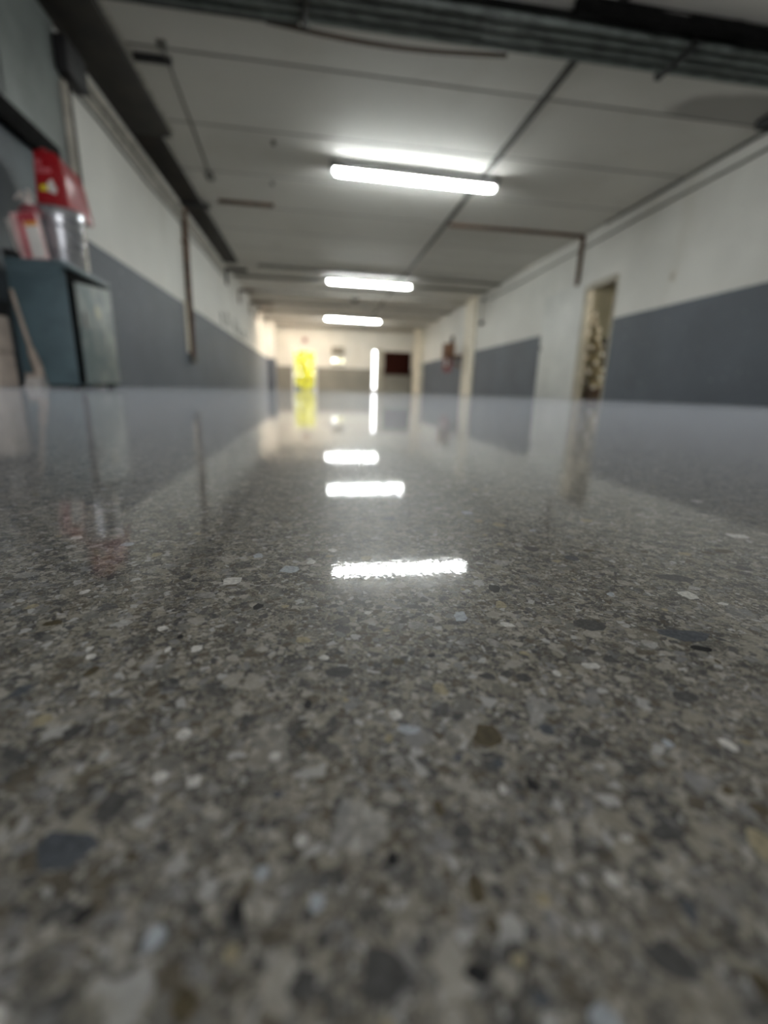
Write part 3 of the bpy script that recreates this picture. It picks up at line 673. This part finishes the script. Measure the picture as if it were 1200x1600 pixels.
# ------------------------------------------------------------------ teal cabinet with the things on it
CX0, CX1, CY0, CY1, CZ = -1.93, -1.585, 3.50, 4.14, .79
t = thing('metal_cabinet', ((CX0 + CX1) / 2, (CY0 + CY1) / 2, 0), 'worn teal steel cabinet standing against the left wall', 'cabinet')
b = MB(); b.box(CX0, CX1 - .002, CY0, CY1, .02, CZ - .085, .006); b.build('body', 'teal_paint', t)
for x in (CX0 + .04, CX1 - .04):
    for y in (CY0 + .05, CY1 - .05):
        b = MB(); b.box(x - .02, x + .02, y - .02, y + .02, 0, .02); b.build('foot', 'black_metal', t)
b = MB(); b.box(CX0 - .005, CX1 + .012, CY0 - .008, CY1 + .02, CZ - .035, CZ, .005); tp = b.build('top', 'teal_paint', t)
b = MB(); b.box(CX0 + .002, CX1 - .02, CY0, CY1 - .01, CZ - .085, CZ - .035); b.build('rail', 'teal_paint', t)
Rz = Matrix.Rotation(math.radians(1.6), 3, 'Z')
def patina():
    m, nt, bb = newmat('teal_worn')
    p = pos(nt); f = noise(nt, p, 6, 4); g = noise(nt, p, 9, 3)
    c = mix(nt, ramp(nt, f[0], .42, .58), (0.15, 0.19, 0.19), (0.25, 0.28, 0.265))
    s = nt.nodes.new('ShaderNodeVectorMath'); s.operation = 'DISTANCE'; s.inputs[1].default_value = (CX1 + .02, 3.83, .53); L(nt, p, s.inputs[0])
    c = mix(nt, math_(nt, 'MULTIPLY', math_(nt, 'SUBTRACT', 1, ramp(nt, s.outputs['Value'], .03, .07)), .75), c, (0.42, 0.38, 0.25))
    c = mix(nt, math_(nt, 'MULTIPLY', ramp(nt, g[0], .62, .68), .5), c, (0.08, 0.12, 0.14))
    L(nt, c, bb.inputs['Base Color']); bb.inputs['Roughness'].default_value = .5
patina()
b = MB(); b.box(CX1 - .002, CX1 + .004, CY0 + .006, CY1 - .01, .03, CZ - .045, .001); b.build('door_gap_shade', 'lagging_black', t)  # black sheet standing in for the shade inside, around the door
yn, yf = CY0 + .035, CY1 - .025
fa = [(yn, .03), (yf, .045), (yf, CZ - .055), (yn, CZ - .115)]
b = MB(); b.hull([(CX1 + .008, y, z) for y, z in fa], [(CX1 + .026, y, z) for y, z in fa], .004)
for v in b.bm.verts: v.co = Rz @ (v.co - Vector((CX1, CY1, 0))) + Vector((CX1, CY1, 0))
dr = b.build('door', 'teal_worn', t)
b = MB(); b.box(CX1 + .05, CX1 + .065, CY0 + .06, CY0 + .075, .40, .50, .003); b.build('handle', 'housing_grey', dr)
# pail
bc = (-1.735, 3.84, CZ)
t = thing('metal_pail', bc, 'shiny grey metal pail with lid on top of the teal cabinet', 'pail')
b = MB(); b.lathe([(.128, 0), (.132, .006), (.148, .30), (.153, .31), (.153, .322), (.149, .325)], bc, 40); b.build('pail_body', 'pail_metal', t)
b = MB(); b.lathe([(.155, 0), (.160, .004), (.160, .05), (.155, .056), (.10, .058)], (bc[0], bc[1], CZ + .316), 40); b.build('lid', 'pail_metal', t)
for z in (.10, .25):
    b = MB(); r_ = .132 + .016 * z / .3; b.lathe([(r_ + .001, 0), (r_ + .006, .006), (r_ + .006, .010), (r_ + .001, .016)], (bc[0], bc[1], CZ + z), 40); b.build('hoop', 'pail_metal', t)
b = MB(); b.tube([(bc[0] + .170 * math.cos(a), bc[1] + .170 * math.sin(a), CZ + .27 - .12 * math.sin((a + 1.2) / 2.4 * math.pi)) for a in [(-1.2 + .24 * i) for i in range(11)]], .004, 6); b.build('bail_handle', 'pail_metal', t)
# red can on the pail
zb = CZ + .376
t = thing('red_can', (-1.73, 3.95, zb), 'red plastic fuel can with yellow tag sitting on the metal pail', 'can')
fa = [(-1.83, 3.78, zb), (-1.625, 3.78, zb), (-1.635, 3.78, zb + .20), (-1.655, 3.78, zb + .30), (-1.69, 3.78, zb + .335), (-1.81, 3.78, zb + .335)]
bk = [(-1.83, 4.16, zb), (-1.625, 4.14, zb), (-1.635, 4.08, zb + .20), (-1.655, 4.05, zb + .29), (-1.69, 4.05, zb + .325), (-1.81, 4.05, zb + .325)]
b = MB(); b.hull(fa, bk, .010); b.build('can_body', 'red_plastic', t)
b = MB(); b.tube([(-1.77, 3.84, zb + .325), (-1.77, 3.84, zb + .362)], .022, 12); b.build('cap', 'red_plastic', t)
b = MB(); b.tube([(-1.75, 3.88, zb + .32), (-1.75, 3.89, zb + .36), (-1.75, 4.00, zb + .36), (-1.75, 4.02, zb + .32)], .012, 8); b.build('handle', 'red_plastic', t)
b = MB(); b.box(-1.80, -1.715, 3.773, 3.782, zb + .205, zb + .235, .002); b.build('printed_stripe', 'label_pink', t)
b = MB(); b.box(-1.80, -1.77, 3.773, 3.782, zb + .25, zb + .28, .002); b.build('printed_mark', 'label_pink', t)
b = MB(); b.box(-1.79, -1.74, 3.770, 3.782, zb + .10, zb + .135, .002); b.build('yellow_tag', 'label_yellow', t)
b = MB(); b.hull([(-1.745, 3.769, zb + .10), (-1.70, 3.769, zb + .085), (-1.69, 3.769, zb + .115), (-1.715, 3.769, zb + .17), (-1.74, 3.769, zb + .15)], [(-1.745, 3.782, zb + .10), (-1.70, 3.782, zb + .085), (-1.69, 3.782, zb + .115), (-1.715, 3.782, zb + .17), (-1.74, 3.782, zb + .15)]); b.build('white_tag', 'label_white', t)
# packets
def packet(c, wd, dp, ht, tilt, m, label, extras):
    t = thing('packet', c, label, 'packet')
    R = Matrix.Rotation(tilt, 3, 'Y')
    def pl(b, n, mm):
        for v in b.bm.verts: v.co = R @ v.co + Vector(c)
        b.build(n, mm, t)
    b = MB(); b.box(-wd / 2, wd / 2, -dp / 2, dp / 2, 0, ht, .006); pl(b, 'packet_body', m)
    for n, x0, x1, z0, z1, mm in extras:
        b = MB(); b.box(x0, x1, -dp / 2 - .002, -dp / 2 + .002, z0, z1, .001); pl(b, n, mm)
packet((-1.765, 3.545, CZ), .15, .05, .27, math.radians(-7), 'packet_pink', 'pink and white printed packet standing in front of the pail', (('red_stripe', -.035, -.012, .01, .26, 'packet_red'), ('white_label', .0, .072, .01, .19, 'label_white'), ('orange_corner', .0, .072, .19, .215, 'packet_orange'), ('red_top', -.01, .072, .215, .265, 'packet_red')))
packet((-1.872, 3.66, CZ), .045, .10, .26, math.radians(-13), 'bag_plastic', 'plain pale packet leaning left of the pink one', (('seam', -.004, .004, .01, .25, 'label_white'),))
t = thing('plastic_bag', (-1.80, 3.62, CZ + .27), 'crumpled red and white plastic bag knotted on top of the packets', 'bag')
b = MB(); b.ball((-1.795, 3.62, CZ + .30), .055, 3, (1.15, 1, .75), .16); b.build('bag', 'bag_red', t)
b = MB(); b.ball((-1.80, 3.61, CZ + .345), .028, 2, (1.2, 1, .8), .2); b.build('knot', 'bag_plastic', t)
for dx, dz in ((-.045, .07), (.035, .085)):
    b = MB(); b.tube([(-1.80, 3.61, CZ + .345), (-1.80 + dx * .6, 3.605, CZ + .345 + dz * .7), (-1.80 + dx * 1.5, 3.60, CZ + .33 + dz * .4)], [.012, .02, .006], 7); b.build('bag_ear', 'bag_plastic', t)
t = thing('tray', (-1.87, 3.56, CZ), 'small black tray at the left corner of the cabinet top', 'tray')
b = MB(); b.hull([(-1.925, 3.505, CZ), (-1.862, 3.505, CZ), (-1.862, 3.59, CZ), (-1.925, 3.59, CZ)], [(-1.935, 3.495, CZ + .04), (-1.857, 3.495, CZ + .04), (-1.857, 3.60, CZ + .04), (-1.935, 3.60, CZ + .04)], .006); b.build('tray_body', 'black_metal', t)
b = MB(); b.box(-1.937, -1.855, 3.488, 3.498, CZ + .04, CZ + .047, .002); b.build('rim', 'black_metal', t)

# ------------------------------------------------------------------ things left of the cabinet
for i, (z0, z1, lab) in enumerate(((0, .205, 'lower of two beige blocks stacked beside the teal cabinet'), (.207, .425, 'upper of two beige blocks stacked beside the teal cabinet'))):
    t = thing('building_block', (-1.965, 3.3, z0), lab, 'block', 'stacked beige blocks')
    b = MB(); b.box(-2.035, -1.90, 3.2, 3.4, z0, z1, .012); b.build('block_body', 'block_beige', t)
    for x in (-2.0, -1.935):
        b = MB(); b.lathe([(.026, 0), (.026, .003), (.02, .004)], (x, 3.3, z1 - .003), 14); b.build('hole', 'gap_dark', t)
t = thing('black_crate', (-1.965, 3.3, .43), 'flat black crate on top of the beige blocks', 'crate')
b = MB(); b.hull([(-2.035, 3.21, .429), (-1.90, 3.21, .429), (-1.90, 3.39, .429), (-2.035, 3.39, .429)], [(-2.035, 3.19, .50), (-1.885, 3.19, .50), (-1.885, 3.40, .50), (-2.035, 3.40, .50)], .006); b.build('crate_body', 'black_metal', t)
b = MB(); b.box(-2.035, -1.882, 3.185, 3.405, .50, .512, .003); b.build('rim', 'black_metal', t)
t = thing('grey_tub', (-1.965, 3.3, .512), 'grey plastic tub standing on the flat black crate', 'tub')
b = MB(); b.lathe([(.06, 0), (.062, .01), (.070, .22), (.074, .225), (.074, .24), (.07, .24)], (-1.962, 3.3, .512), 26); b.build('tub_body', 'grey_plastic', t)
b = MB(); b.lathe([(.075, 0), (.077, .004), (.077, .02), (.07, .024)], (-1.962, 3.3, .742), 26); b.build('lid', 'grey_plastic', t)
t = thing('hand_brush', (-1.83, 3.45, 0), 'long handled brush leaning against the side of teal cabinet', 'brush')
b = MB(); b.tube([(-1.905, 3.475, .60), (-1.835, 3.455, .25)], [.012, .014], 10); b.build('handle', 'wood_pale', t)
b = MB(); b.tube([(-1.837, 3.455, .26), (-1.828, 3.452, .22), (-1.802, 3.445, .12), (-1.800, 3.445, .085)], [.015, .024, .030, .026], 12); b.build('ferrule', 'wood_pale', t)
b = MB(); b.box(-1.875, -1.775, 3.415, 3.475, .065, .09, .008); b.build('brush_head', 'wood_pale', t)
b = MB(); b.hull([(-1.885, 3.405, .0), (-1.768, 3.405, .0), (-1.768, 3.485, .0), (-1.885, 3.485, .0)], [(-1.870, 3.42, .066), (-1.78, 3.42, .066), (-1.78, 3.47, .066), (-1.870, 3.47, .066)]); b.build('bristles', 'bristle', t)
